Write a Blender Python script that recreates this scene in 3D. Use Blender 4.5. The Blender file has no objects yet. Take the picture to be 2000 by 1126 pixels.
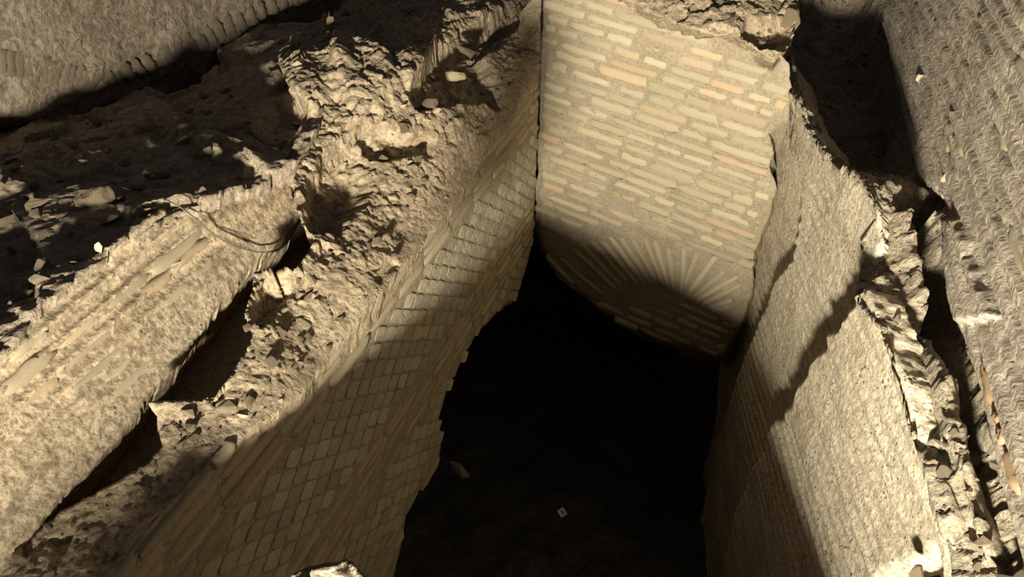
import bpy, bmesh, math, random
import numpy as np
from mathutils import Vector, Matrix
random.seed(7); RNG = np.random.default_rng(11)
C = bpy.context.scene.collection
R = math.radians

# ------------------------------------------------------------------ camera
F = 1600.0; PITCH = R(36)
cd = bpy.data.cameras.new('camera'); cam = bpy.data.objects.new('camera', cd); C.objects.link(cam)
cam.location = (0, 0, 0); cam.rotation_euler = (R(90)-PITCH, 0, 0)
cd.sensor_width = 36; cd.lens = 36*F/2000; cd.clip_start = .02; cd.clip_end = 100
bpy.context.scene.camera = cam
# ------------------------------------------------------------------ light
w = bpy.data.worlds.new('world'); bpy.context.scene.world = w; w.use_nodes = True
w.node_tree.nodes['Background'].inputs[0].default_value = (.9, .86, .9, 1)
w.node_tree.nodes['Background'].inputs[1].default_value = .045
def lamp(name, loc, aim, power, size, col, angle=None, blend=.5):
    ld = bpy.data.lights.new(name, 'SPOT' if angle else 'AREA'); o = bpy.data.objects.new(name, ld); C.objects.link(o)
    ld.energy = power; ld.color = col
    if angle: ld.spot_size = R(angle); ld.spot_blend = blend; ld.shadow_soft_size = size
    else: ld.size = size
    o.location = loc; o.rotation_euler = (Vector(aim)-Vector(loc)).to_track_quat('-Z', 'Y').to_euler()
    return o
lamp('flood_lamp', (-.6, -2.0, -1.0), (.25, 2.5, -1.6), 3500, .18, (1, .92, .73), 110, .3)
vs = bpy.context.scene.view_settings
vs.view_transform = 'Standard'; vs.look = 'None'; vs.exposure = 0; vs.gamma = 1; vs.use_curve_mapping = False

# ------------------------------------------------------------------ placing by sight line
def ray(px, py):
    px = np.asarray(px, float); py = np.asarray(py, float)
    x = (px-1000)/F; u = (563-py)/F
    return np.stack([x, math.cos(PITCH)+u*math.sin(PITCH), u*math.cos(PITCH)-math.sin(PITCH)], -1)
def project(p):
    f = p[..., 1]*math.cos(PITCH)-p[..., 2]*math.sin(PITCH)
    u = p[..., 1]*math.sin(PITCH)+p[..., 2]*math.cos(PITCH)
    return np.stack([1000+F*p[..., 0]/f, 563-F*u/f], -1)

# ------------------------------------------------------------------ noise
def _hash(ix, iy, iz, s):
    h = (ix.astype(np.uint32)*np.uint32(374761393)) ^ (iy.astype(np.uint32)*np.uint32(668265263)) ^ (iz.astype(np.uint32)*np.uint32(2147483647)) ^ np.uint32(s*977+13)
    h = (h ^ (h >> np.uint32(13)))*np.uint32(1274126177); h ^= h >> np.uint32(16); h = h*np.uint32(2246822519); h ^= h >> np.uint32(15)
    return (h & np.uint32(0xffffff)).astype(np.float32)/16777215.
def vnoise(p, s=0):
    i = np.floor(p).astype(np.int64); f = (p-i).astype(np.float32); f = f*f*(3-2*f); r = 0
    for dx in (0, 1):
        for dy in (0, 1):
            for dz in (0, 1):
                wt = (f[:, 0] if dx else 1-f[:, 0])*(f[:, 1] if dy else 1-f[:, 1])*(f[:, 2] if dz else 1-f[:, 2])
                r = r+wt*_hash(i[:, 0]+dx, i[:, 1]+dy, i[:, 2]+dz, s)
    return r*2-1
def fbm(p, scale, octv=4, s=0, gain=.5):
    q = p*scale; a = 1.; r = 0; t = 0
    for k in range(octv):
        r = r+a*vnoise(q+k*17.3, s+k); t += a; a *= gain; q = q*2.07
    return r/t
def facets(p, scale, s=0):
    """random tilted planes per cell: broken, angular relief in about -1..1"""
    q = p*scale; i = np.floor(q).astype(np.int64); best = np.full(len(q), 9., np.float32); val = np.zeros(len(q), np.float32)
    for dx in (-1, 0, 1):
        for dy in (-1, 0, 1):
            for dz in (-1, 0, 1):
                a, b, c = i[:, 0]+dx, i[:, 1]+dy, i[:, 2]+dz
                v = np.stack([a+_hash(a, b, c, s), b+_hash(a, b, c, s+1), c+_hash(a, b, c, s+2)], 1)-q
                d = np.einsum('ij,ij->i', v, v).astype(np.float32); m = d < best
                t = np.stack([_hash(a, b, c, s+3), _hash(a, b, c, s+4), _hash(a, b, c, s+5)], 1)-.5
                h = (_hash(a, b, c, s+6)-.5)*.8+np.einsum('ij,ij->i', v, t)*1.3
                val[m] = h[m]; best[m] = d[m]
    return val, np.sqrt(best)
def sdf(P, poly, lim=1e9):
    """signed distance, positive inside"""
    P = np.asarray(P, float); poly = np.asarray(poly, float)
    out = np.full(len(P), 1e18); ins = np.zeros(len(P), bool); near = np.zeros((len(P), 2))
    n = len(poly)
    for k in range(n):
        a = poly[k]; b = poly[(k+1) % n]; e = b-a; v = P-a
        t = np.clip((v@e)/(e@e+1e-18), 0, 1); q = a+t[:, None]*e; d = ((P-q)**2).sum(1)
        m = d < out; out[m] = d[m]; near[m] = q[m]
        c = (a[1] > P[:, 1]) != (b[1] > P[:, 1])
        with np.errstate(divide='ignore', invalid='ignore'):
            xx = a[0]+(P[:, 1]-a[1])*(b[0]-a[0])/(b[1]-a[1])
        ins ^= c & (P[:, 0] < xx)
    d = np.sqrt(out); return np.where(ins, d, -d), near
def sm(x, a, b):
    t = np.clip((x-a)/(b-a), 0, 1); return t*t*(3-2*t)

# ------------------------------------------------------------------ surfaces
class Plane:
    """plane with horizontal axis along azimuth az, optionally leaning back by tilt"""
    def __init__(s, p, az, tilt=0, roll=0):
        a = R(az); t = R(tilt); s.p = np.array(p, float); s.e1 = np.array([math.sin(a), math.cos(a), 0])
        s.n = np.array([math.cos(a)*math.cos(t), -math.sin(a)*math.cos(t), math.sin(t)])
        if s.n@(-s.p) < 0: s.n = np.array([-math.cos(a)*math.cos(t), math.sin(a)*math.cos(t), math.sin(t)])
        s.e2 = np.cross(s.n, s.e1)
        if s.e2[2] < 0: s.e2 = -s.e2
        c_, s_ = math.cos(R(roll)), math.sin(R(roll)); s.e1, s.e2 = s.e1*c_+s.e2*s_, s.e2*c_-s.e1*s_
    def uv(s, px):
        r = ray(*np.asarray(px, float).T); q = r*((s.p@s.n)/(r@s.n))[:, None]-s.p
        return np.stack([q@s.e1, q@s.e2], 1)
    def base(s, uv): return s.p+uv[:, :1]*s.e1+uv[:, 1:2]*s.e2
    def normal(s, uv): return np.broadcast_to(s.n, (len(uv), 3))
class Field:
    """height field through control points (px, py, z): thin plate spline over x, y"""
    def __init__(s, ctl, smooth=.002):
        ctl = np.array(ctl, float); r = ray(ctl[:, 0], ctl[:, 1]); q = r*(ctl[:, 2]/r[:, 2])[:, None]
        s.q = q[:, :2]; n = len(q); K = s.k(s.q, s.q)+smooth*np.eye(n); Pm = np.c_[np.ones(n), s.q]
        A = np.zeros((n+3, n+3)); A[:n, :n] = K; A[:n, n:] = Pm; A[n:, :n] = Pm.T
        s.c = np.linalg.solve(A, np.r_[q[:, 2], 0, 0, 0]); s.zm = ctl[:, 2].mean(); s.zr = (ctl[:, 2].min()-.15, ctl[:, 2].max()+.15)
    def k(s, a, b):
        d = ((a[:, None]-b[None])**2).sum(2); return d*np.log(d+1e-9)*.5
    def z(s, xy): return np.clip(s.k(xy, s.q)@s.c[:-3]+s.c[-3]+xy@s.c[-2:], *s.zr)
    def uv(s, px):
        r = ray(*np.asarray(px, float).T); z = np.full(len(r), s.zm)
        for _ in range(12):
            q = r*(z/r[:, 2])[:, None]; z = .5*z+.5*s.z(q[:, :2])
        return (r*(z/r[:, 2])[:, None])[:, :2]
    def base(s, uv): return np.c_[uv, s.z(uv)]
    def normal(s, uv):
        e = .01; zx = (s.z(uv+[e, 0])-s.z(uv-[e, 0]))/(2*e); zy = (s.z(uv+[0, e])-s.z(uv-[0, e]))/(2*e)
        n = np.c_[-zx, -zy, np.ones(len(uv))]; return n/np.linalg.norm(n, axis=1)[:, None]

def mesh_np(name, v, quads, smooth=True, tris=None):
    me = bpy.data.meshes.new(name); nq = len(quads); nt = 0 if tris is None else len(tris)
    me.vertices.add(len(v)); me.vertices.foreach_set('co', np.asarray(v, np.float32).ravel())
    loops = quads.ravel() if nt == 0 else np.r_[quads.ravel(), tris.ravel()]
    me.loops.add(len(loops)); me.loops.foreach_set('vertex_index', loops.astype(np.int32))
    me.polygons.add(nq+nt)
    me.polygons.foreach_set('loop_start', np.r_[np.arange(nq)*4, nq*4+np.arange(nt)*3].astype(np.int32))
    me.polygons.foreach_set('use_smooth', np.full(nq+nt, smooth)); me.update(calc_edges=True); me.validate()
    return me
SURF = {}
def sheet(name, surf, outline, res, disp, mat, thick=.2, ragged=.012, parent=None, holes=(), back=None, inw=.3):
    """grid over the traced outline, pushed along the normal by disp, with broken sides going back"""
    poly = surf.uv(outline); lo = poly.min(0)-res; hi = poly.max(0)+res
    nx = int((hi[0]-lo[0])/res)+2; ny = int((hi[1]-lo[1])/res)+2
    gx, gy = np.meshgrid(lo[0]+np.arange(nx)*res, lo[1]+np.arange(ny)*res, indexing='ij')
    uv = np.stack([gx.ravel(), gy.ravel()], 1)
    b0 = np.c_[uv, np.zeros(len(uv))]
    jit = fbm(b0, 9, 4, 5)*ragged if ragged else 0
    d, near = sdf(uv, poly); d2 = d+jit
    for h in holes:
        dh, _ = sdf(uv, surf.uv(h)); d2 = np.minimum(d2, -dh+jit*.6)
    keep = (d2 > 0).reshape(nx, ny); idx = np.arange(nx*ny).reshape(nx, ny)
    kq = keep[:-1, :-1] & keep[1:, :-1] & keep[1:, 1:] & keep[:-1, 1:]
    q = np.stack([idx[:-1, :-1][kq], idx[1:, :-1][kq], idx[1:, 1:][kq], idx[:-1, 1:][kq]], 1)
    used = np.unique(q); m = np.full(nx*ny, -1); m[used] = np.arange(len(used)); q = m[q]; uv = uv[used]; dd = d2[used]
    # slide the rim onto the traced line
    E0 = np.concatenate([q[:, [0, 1]], q[:, [1, 2]], q[:, [2, 3]], q[:, [3, 0]]]); k0 = np.sort(E0, 1); k0 = k0[:, 0]*len(uv)+k0[:, 1]
    _, iv0, ct0 = np.unique(k0, return_inverse=True, return_counts=True); rim = np.unique(E0[ct0[iv0] == 1])
    G = d2.reshape(nx, ny); g0, g1 = np.gradient(G, res); gr = np.stack([g0.ravel(), g1.ravel()], 1)[used][rim]
    gr /= np.maximum(np.linalg.norm(gr, axis=1), .5)[:, None]; uv = uv.copy(); uv[rim] -= gr*np.clip(dd[rim], 0, res*1.2)[:, None]*.95
    B = surf.base(uv); N = surf.normal(uv)
    pp = project(B)
    off = disp(B, pp, uv, dd) if disp else np.zeros(len(B))
    V = B+N*off[:, None]
    # orientation
    a, b_, c_ = V[q[:, 0]], V[q[:, 1]], V[q[:, 3]]
    if (np.cross(b_-a, c_-a)*N[q[:, 0]]).sum() < 0: q = q[:, ::-1]
    # sides
    E = np.concatenate([q[:, [0, 1]], q[:, [1, 2]], q[:, [2, 3]], q[:, [3, 0]]]); key = np.sort(E, 1); kk = key[:, 0]*len(V)+key[:, 1]
    _, inv, cnt = np.unique(kk, return_inverse=True, return_counts=True); be = E[cnt[inv] == 1]
    bv = np.unique(be); steps = 9; mp = np.full(len(V), -1); mp[bv] = np.arange(len(bv)); allv = [V]; rings = [bv]
    bd = np.array(back if back is not None and back != 'in' else (0, 0, 0), float)
    gi = np.stack([g0.ravel(), g1.ravel()], 1)[used][bv]; INW = gi/np.maximum(np.linalg.norm(gi, axis=1), .5)[:, None]
    for s_ in range(1, steps+1):
        t = s_/steps; base = B[bv]
        if back == 'in':
            dirv = np.broadcast_to(np.array([0, 0, -1.]), N[bv].shape).copy(); dirv[:, :2] += INW*inw
        else: dirv = (-N[bv]-np.array([0, 0, 1.0])) if back is None else np.broadcast_to(bd, N[bv].shape)
        rr = V[bv]+dirv*(thick*t)+np.stack([fbm(V[bv]+dirv*thick*t, 9, 2, 31+k) for k in range(3)], 1)*.016*min(1, t*2)+np.stack([fbm(V[bv]+dirv*thick*t, 34, 2, 61+k) for k in range(3)], 1)*.009
        rings.append(len(V)+(s_-1)*len(bv)+np.arange(len(bv))); allv.append(rr)
    qs = [q]
    for s_ in range(steps):
        A_, B_ = rings[s_], rings[s_+1]; i0, i1 = mp[be[:, 0]], mp[be[:, 1]]
        qs.append(np.stack([A_[i1], A_[i0], B_[i0], B_[i1]], 1))
    me = mesh_np(name, np.concatenate(allv), np.concatenate(qs)); me.materials.append(mat)
    o = bpy.data.objects.new(name, me); C.objects.link(o); o.parent = parent
    SURF[name] = (surf, disp)
    return o
def feats(pp, L, noise=0):
    """L: (polygon in sight-line coordinates, depth, softness): positive pushes out"""
    r = np.zeros(len(pp))
    for poly, dep, soft in L:
        poly = np.array(poly, float); lo = poly.min(0)-soft-20; hi = poly.max(0)+soft+20
        m = ((pp > lo) & (pp < hi)).all(1)
        if not m.any(): continue
        d, _ = sdf(pp[m], poly); r[m] += dep*sm(d+(noise[m] if noise is not 0 and not np.isscalar(noise) else 0), -soft*.5, soft*.5)
    return r

# ------------------------------------------------------------------ materials
def stone_mat(name, ca, cb, cc, scale=6, bump=.35, fine=90, pores=.5, rough=.93, perobj=False, speck=None, grit=1., relief=1., streak=None):
    m = bpy.data.materials.new(name); m.use_nodes = True; nt = m.node_tree; N = nt.nodes; L = nt.links
    bs = N['Principled BSDF']; bs.inputs['Roughness'].default_value = rough
    bs.inputs['Specular IOR Level'].default_value = .15
    tc = N.new('ShaderNodeTexCoord'); vec = tc.outputs['Object']
    if perobj:
        oi = N.new('ShaderNodeObjectInfo'); ad = N.new('ShaderNodeVectorMath'); ad.operation = 'MULTIPLY_ADD'
        cb_ = N.new('ShaderNodeCombineXYZ'); L.new(oi.outputs['Random'], cb_.inputs[0]); L.new(oi.outputs['Random'], cb_.inputs[1])
        ad.inputs[1].default_value = (37, 91, 13); L.new(cb_.outputs[0], ad.inputs[0]); L.new(vec, ad.inputs[2]); vec = ad.outputs[0]
    def noise(sc, det=6, rg=.6, dist=0):
        n = N.new('ShaderNodeTexNoise'); n.inputs['Scale'].default_value = sc; n.inputs['Detail'].default_value = det; n.inputs['Roughness'].default_value = rg
        n.inputs['Distortion'].default_value = dist; L.new(vec, n.inputs['Vector']); return n
    def ramp(src, a, b, va=0, vb=1):
        r = N.new('ShaderNodeMapRange'); r.inputs[1].default_value = a; r.inputs[2].default_value = b; r.inputs[3].default_value = va; r.inputs[4].default_value = vb
        L.new(src, r.inputs[0]); return r.outputs[0]
    def mix(f, a, b, mode='MIX'):
        x = N.new('ShaderNodeMix'); x.data_type = 'RGBA'; x.blend_type = mode
        if isinstance(f, (int, float)): x.inputs[0].default_value = f
        else: L.new(f, x.inputs[0])
        for i, v in ((6, a), (7, b)):
            if isinstance(v, tuple): x.inputs[i].default_value = (*v, 1)
            else: L.new(v, x.inputs[i])
        return x.outputs[2]
    n1 = noise(scale, 8, .65, .3); n2 = noise(scale*3.7, 8, .7); n3 = noise(fine, 5, .7)
    col = mix(ramp(n1.outputs[0], .42, .58), ca, cb)
    if perobj:
        st = N.new('ShaderNodeMath'); st.operation = 'FRACT'; ml = N.new('ShaderNodeMath'); ml.operation = 'MULTIPLY'; ml.inputs[1].default_value = 7.77
        L.new(oi.outputs['Random'], ml.inputs[0]); L.new(ml.outputs[0], st.inputs[0])
        pal = N.new('ShaderNodeValToRGB'); pal.color_ramp.interpolation = 'LINEAR'; e = pal.color_ramp.elements
        e[0].position = 0; e[0].color = (*ca, 1); e[1].position = 1; e[1].color = (*cc, 1)
        x = pal.color_ramp.elements.new(.6); x.color = (*cb, 1)
        L.new(oi.outputs['Random'], pal.inputs[0])
        col = mix(ramp(n1.outputs[0], .42, .68, 0, .6), pal.outputs[0], perobj if isinstance(perobj, tuple) else ca)
        vv = N.new('ShaderNodeMapRange'); vv.inputs[3].default_value = .78; vv.inputs[4].default_value = 1.12; L.new(st.outputs[0], vv.inputs[0])
        hs = N.new('ShaderNodeHueSaturation'); L.new(col, hs.inputs['Color']); L.new(vv.outputs[0], hs.inputs['Value']); col = hs.outputs[0]
    else:
        col = mix(ramp(n2.outputs[0], .52, .72, 0, .8), col, cc)
        if speck:
            n4 = noise(scale*1.6, 4, .5, .8); col = mix(ramp(n4.outputs[0], .66, .70, 0, .75), col, speck)
    if streak is not None:
        ma = N.new('ShaderNodeMapping'); ma.inputs['Rotation'].default_value = (0, 0, R(streak)); L.new(tc.outputs['Object'], ma.inputs['Vector'])
        mb_ = N.new('ShaderNodeMapping'); mb_.inputs['Scale'].default_value = (24, 2.6, 24); L.new(ma.outputs[0], mb_.inputs['Vector'])
        n6 = N.new('ShaderNodeTexNoise'); n6.inputs['Scale'].default_value = 1; n6.inputs['Detail'].default_value = 5; n6.inputs['Roughness'].default_value = .6; n6.inputs['Distortion'].default_value = .5; L.new(mb_.outputs[0], n6.inputs['Vector'])
        col = mix(ramp(n6.outputs[0], .50, .62, 0, .7), col, (cb[0]*.72, cb[1]*.70, cb[2]*.68)); col = mix(ramp(n6.outputs[0], .46, .36, 0, .7), col, speck or cc)
    n5 = noise(fine*.5, 4, .65, .2)
    dk = tuple(c*.5 for c in cb)
    col = mix(ramp(n5.outputs[0], .50, .62, 0, .5*grit), col, dk)
    col = mix(ramp(n5.outputs[0], .46, .36, 0, .5*grit), col, tuple(min(1, c*1.25) for c in ca))
    col = mix(ramp(n3.outputs[0], .50, .64, .0, .5*grit), col, dk)
    vo = N.new('ShaderNodeTexVoronoi'); vo.inputs['Scale'].default_value = fine*.5; vo.inputs['Randomness'].default_value = 1; L.new(vec, vo.inputs['Vector'])
    pm = ramp(n2.outputs[0], .48, .60); pr = ramp(vo.outputs['Distance'], .14, .34, 1, 0)
    mm = N.new('ShaderNodeMath'); mm.operation = 'MULTIPLY'; L.new(pm, mm.inputs[0]); L.new(pr, mm.inputs[1])
    m2 = N.new('ShaderNodeMath'); m2.operation = 'MULTIPLY'; m2.inputs[1].default_value = pores; L.new(mm.outputs[0], m2.inputs[0])
    col = mix(m2.outputs[0], col, tuple(c*.3 for c in cb))
    L.new(col, bs.inputs['Base Color'])
    def mad(a, k, b):
        h = N.new('ShaderNodeMath'); h.operation = 'MULTIPLY_ADD'; L.new(a, h.inputs[0]); h.inputs[1].default_value = k
        if isinstance(b, (int, float)): h.inputs[2].default_value = b
        else: L.new(b, h.inputs[2])
        return h.outputs[0]
    h = mad(n2.outputs[0], .8, 0.); h = mad(n5.outputs[0], -.5, h); h = mad(n3.outputs[0], -.22, h); h = mad(mm.outputs[0], -.25*pores, h)
    bp = N.new('ShaderNodeBump'); bp.inputs['Strength'].default_value = min(1, bump*1.4); bp.inputs['Distance'].default_value = .02*max(1, bump*1.4)*relief; L.new(h, bp.inputs['Height'])
    L.new(bp.outputs[0], bs.inputs['Normal'])
    return m
TAN = (.50, .40, .27); SAND = (.42, .33, .22); GREY = (.33, .28, .22); PALE = (.60, .50, .35); ORANGE = (.62, .36, .18)
M = {}
M['mortar'] = stone_mat('old_lime_mortar', (.34, .29, .21), (.29, .24, .165), (.41, .345, .24), 5, .35, 130, .35, grit=.6, speck=(.42, .34, .20))
M['brick'] = stone_mat('fired_brick', (.53, .46, .33), (.50, .42, .29), (.58, .41, .26), 14, .30, 110, .45, perobj=(.45, .38, .26))
M['orange'] = stone_mat('orange_brick', (.60, .40, .24), (.55, .36, .21), (.62, .44, .28), 14, .4, 110, .45, perobj=(.55, .42, .28))
M['tuff'] = stone_mat('tuff_block', (.53, .47, .36), (.48, .42, .31), (.57, .49, .36), 16, .3, 110, .3, perobj=(.46, .40, .28), grit=.7)
M['retic'] = stone_mat('joint_mortar', (.38, .32, .22), (.33, .27, .18), (.44, .37, .26), 7, .3, 120, .3)
M['rubble'] = stone_mat('rubble_concrete', (.47, .375, .26), (.37, .29, .20), (.56, .475, .35), 7, .55, 75, .8, speck=(.56, .38, .26))
M['mass'] = stone_mat('dusty_rubble', (.44, .35, .26), (.34, .28, .21), (.50, .41, .31), 6, .6, 70, .5)
M['plaster'] = stone_mat('pale_render', (.62, .54, .41), (.53, .45, .33), (.68, .60, .46), 4, .25, 110, 1.5, speck=(.64, .56, .42), streak=5)
M['course'] = stone_mat('worn_course_mortar', (.48, .395, .275), (.385, .30, .205), (.53, .445, .32), 4, .24, 95, .7, speck=(.60, .45, .30), grit=1.3, streak=18)
M['right'] = stone_mat('coarse_grey_mortar', (.44, .375, .28), (.36, .30, .22), (.50, .42, .31), 7, .9, 85, .8, speck=(.5, .36, .25))
M['ribs'] = stone_mat('grey_rib_mortar', (.50, .43, .345), (.42, .36, .29), (.55, .475, .37), 7, .36, 95, 1., speck=(.60, .52, .40), streak=16)
M['pit'] = stone_mat('shade_darkened_earth', (.085, .078, .068), (.07, .064, .056), (.10, .09, .075), 5, .3, 60, .1)  # albedo cut so the pit's shade stays near black under ambient light
M['dark'] = stone_mat('dusty_soil', (.46, .39, .29), (.42, .36, .27), (.48, .41, .31), 5, .15, 60, .1)
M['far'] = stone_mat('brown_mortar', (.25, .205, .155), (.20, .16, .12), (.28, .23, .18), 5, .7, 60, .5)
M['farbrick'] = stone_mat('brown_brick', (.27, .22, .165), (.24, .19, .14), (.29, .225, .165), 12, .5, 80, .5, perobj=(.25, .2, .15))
M['stone'] = stone_mat('loose_stone', (.48, .39, .27), (.40, .32, .22), (.55, .42, .28), 14, .7, 90, .5, perobj=(.45, .36, .25))

def tag(o, label=None, cat=None, group=None, kind=None):
    for k, v in (('label', label), ('category', cat), ('group', group), ('kind', kind)):
        if v: o[k] = v
    return o

# ------------------------------------------------------------------ brick shapes
def brick_mesh(name, mat, seed, rnd=.22, rough=.05, nx=8, ny=5):
    """unit brick: x,y in -.5..+.5, front at z=+.5; rounded worn front"""
    r = np.random.default_rng(seed); v = []; q = []
    for i in range(nx):
        for j in range(ny):
            a = i/(nx-1)*2-1; b = j/(ny-1)*2-1
            edge = max(abs(a)**9, abs(b)**6)
            x = a*.5*(1-.04*abs(b)**3)+r.normal()*.012; y = b*.5*(1-.08*abs(a)**6)+r.normal()*rough*1.3
            z = .5-rnd*edge+r.normal()*rough*.8 if edge < .9 else .5-rnd-abs(r.normal())*.1
            v.append((x, y, z))
    for i in range(nx-1):
        for j in range(ny-1): q.append((i*ny+j, (i+1)*ny+j, (i+1)*ny+j+1, i*ny+j+1))
    ring = [i*ny for i in range(nx)]+[(nx-1)*ny+j for j in range(1, ny)]+[i*ny+ny-1 for i in range(nx-2, -1, -1)]+[j for j in range(ny-2, 0, -1)]
    n0 = len(v)
    for k in ring: v.append((v[k][0]*1.0, v[k][1]*1.0, -.5))
    m = len(ring)
    for k in range(m): q.append((ring[(k+1) % m], ring[k], n0+k, n0+(k+1) % m))
    me = bpy.data.meshes.new(name); me.from_pydata(v, [], q); me.materials.append(mat)
    me.polygons.foreach_set('use_smooth', [True]*len(me.polygons)); me.update(); return me
BV = {k: [brick_mesh(k, M[k2], 100*i+s, rnd, ro) for s in range(10)] for i, (k, k2, rnd, ro) in enumerate((('brick', 'brick', .22, .04), ('tuff', 'tuff', .3, .04), ('farbrick', 'farbrick', .3, .05)))}
BV['orange'] = [brick_mesh('brick', M['orange'], 950+s, .3, .06) for s in range(4)]
BV['course'] = [brick_mesh('brick', M['brick'], 900+s, .35, .07) for s in range(10)]
def piece(name, kind, parent, pos, ex, ey, n, lx, ly, lz, sink=.5):
    me = random.choice(BV[kind]); o = bpy.data.objects.new(name, me)
    ex = np.array(ex); n = np.array(n); ey = np.cross(n, ex)
    mt = Matrix(((ex[0], ey[0], n[0], pos[0]), (ex[1], ey[1], n[1], pos[1]), (ex[2], ey[2], n[2], pos[2]), (0, 0, 0, 1)))
    if random.random() < .5: mt = mt @ Matrix.Rotation(math.pi, 4, 'Z')
    o.matrix_world = mt @ Matrix.Diagonal((lx, ly, lz, 1)); C.objects.link(o)
    mw = o.matrix_world.copy(); o.parent = parent; o.matrix_world = mw
    return o
def on_plane(surf, name, uv, disp=None):
    return surf.base(np.array([uv]))[0]

# ================================================================== back wall
bw = Plane((.14, 4.0, 0), 118, roll=-8)
out_bw = [(1060, -30), (1200, -8), (1235, 8), (1290, 32), (1345, 52), (1400, 66), (1450, 64), (1500, 90), (1535, 130), (1545, 175), (1536, 230), (1500, 262), (1515, 300), (1498, 330), (1512, 372), (1500, 420), (1485, 450), (1470, 500), (1468, 560), (1455, 610), (1430, 660), (1412, 700),
          (1370, 690), (1300, 668), (1230, 640), (1180, 612), (1130, 575), (1085, 545), (1060, 500), (1040, 450)]
HOLE_B = [(1478, 98), (1505, 100), (1518, 118), (1506, 136), (1484, 128), (1472, 112)]
def d_bw(B, pp, uv, dd):
    n = fbm(B, 22, 4, 1)*.003+fbm(B, 4, 3, 2)*.002
    e = -sm(-dd, -.05, 0)*.03*(fbm(B, 12, 3, 6)*.5+.5)
    h = feats(pp, [(HOLE_B, -.07, 9)])
    k = vnoise(np.c_[uv[:, 0]*3, uv[:, 1]*40, np.zeros(len(uv))], 9)*.0022
    return n+e+h+k-.002
wb = tag(sheet('wall_back', bw, out_bw, .006, d_bw, M['mortar'], .35, .02), kind='structure', label='pale brick wall of thin courses with a blind relieving arch, at the end of the pit')
polyb = bw.uv(out_bw); arch_out = bw.uv([(1065, 545), (1085, 470), (1130, 452), (1200, 452), (1290, 470), (1400, 500), (1450, 540), (1460, 600), (1400, 612), (1350, 585), (1290, 570), (1240, 562), (1200, 570), (1180, 590)])
holeb = bw.uv(HOLE_B)
def inside(pts, poly, mrg=0): return sdf(np.array(pts), poly)[0] > mrg
def course_bricks(surf, parent, poly, pitch, h, lrange, proud, kind='brick', excl=(), vr=None, name='brick', prob=1., drift=.004, limit=300, tiltf=None, margin=.004, lz=.03):
    u0, v0 = poly.min(0); u1, v1 = poly.max(0)
    if vr: v0, v1 = vr
    cnt = 0; v = v1-pitch*.5; cand = []
    while v > v0:
        u = u0-random.random()*.2; hh = h*random.uniform(.82, 1.14); ph = random.random()*6
        while u < u1:
            l = random.uniform(*lrange); gap = random.uniform(.006, .016)
            um = u+l/2; vm = v+math.sin(um*2.2+ph)*drift
            ends = [(u+.008, vm), (um, vm), (u+l-.008, vm)]
            ok = inside(ends, poly, margin)
            if not ok.all() and ok.any() and l > .1:   # cut brick at the edge
                if ok[0] and not ok[2]: l *= .45
                elif ok[2] and not ok[0]: u += l*.55; l *= .45
                um = u+l/2; ok = inside([(u+.008, vm), (um, vm), (u+l-.008, vm)], poly, margin)
            bad = any(inside([(um, vm), (u, vm), (u+l, vm)], e, -.006).any() for e in excl)
            if ok.all() and not bad and random.random() < prob: cand.append((um, vm, l, hh*random.uniform(.85, 1.1)))
            u += l+gap
        v -= pitch
    for um, vm, l, hh in cand:
        B = surf.base(np.array([(um, vm)]))[0]
        ang = random.gauss(0, .006); ex = surf.e1*math.cos(ang)+surf.e2*math.sin(ang)
        p = B+surf.n*(random.gauss(proud, abs(proud)*.6+.001)-lz*.5)
        piece(name, kind, parent, p, ex, None, surf.n, l, hh, lz)
    return len(cand)
nb = course_bricks(bw, wb, polyb, .0570, .045, (.11, .28), .0045, excl=(arch_out, holeb), vr=(polyb[:, 1].min(), polyb[:, 1].max()))
VOUS = [((1066, 500), (1120, 556)), ((1088, 500), (1182, 580)), ((1114, 480), (1205, 568)), ((1132, 474), (1217, 562)), ((1151, 467), (1233, 559)), ((1170, 464), (1249, 559)), ((1187, 457), (1262, 559)), ((1209, 460), (1275, 561)),
        ((1230, 458), (1288, 563)), ((1257, 464), (1299, 566)), ((1278, 470), (1307, 567)), ((1304, 478), (1315, 570)), ((1335, 482), (1331, 575)), ((1362, 492), (1330, 573)), ((1398, 500), (1338, 580)), ((1420, 525), (1347, 586)), ((1446, 536), (1354, 590)), ((1448, 556), (1366, 596)), ((1430, 587), (1378, 602)), ((1424, 600), (1386, 606))]
for a, b in VOUS:
    ua, ub = bw.uv([a, b]); c = (ua+ub)/2; d = ub-ua; l = np.linalg.norm(d); d /= l
    ex = bw.e1*d[0]+bw.e2*d[1]; p = bw.base(c[None])[0]+bw.n*(.006-.02)
    piece('brick', 'brick', wb, p, ex, None, bw.n, l, .038*random.uniform(.85, 1.1), .04)

# ================================================================== left pit wall
lw = Plane((.14, 4.0, 0), 19.4)
out_lw = [(1064, -30), (1062, 100), (1045, 140), (930, 330), (860, 420), (750, 560), (640, 700), (545, 800), (470, 850), (400, 920), (300, 1040), (215, 1140), (180, 1200), (560, 1420), (760, 1200), (800, 1000), (862, 900), (868, 850), (862, 820), (880, 760), (915, 690), (935, 655), (975, 610), (1010, 585), (1030, 530), (1046, 455)]
def d_lw(B, pp, uv, dd):
    return fbm(B, 18, 4, 21)*.003+fbm(B, 3, 3, 22)*.003-sm(-dd, -.03, 0)*.012-.004
wl = tag(sheet('wall_left', lw, out_lw, .0065, d_lw, M['retic'], .12, .02), kind='structure', label='tall pit wall of diamond-set tuff blocks banded with brick courses, on the left')
polyl = lw.uv(out_lw)
Z = lambda z: z  # plane v equals z here
def in_band(lo, hi): return [(lo, hi)]
nl = course_bricks(lw, wl, polyl, .047, .036, (.16, .28), .004, vr=(-1.83, -1.45), kind='brick', margin=.004)
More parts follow.
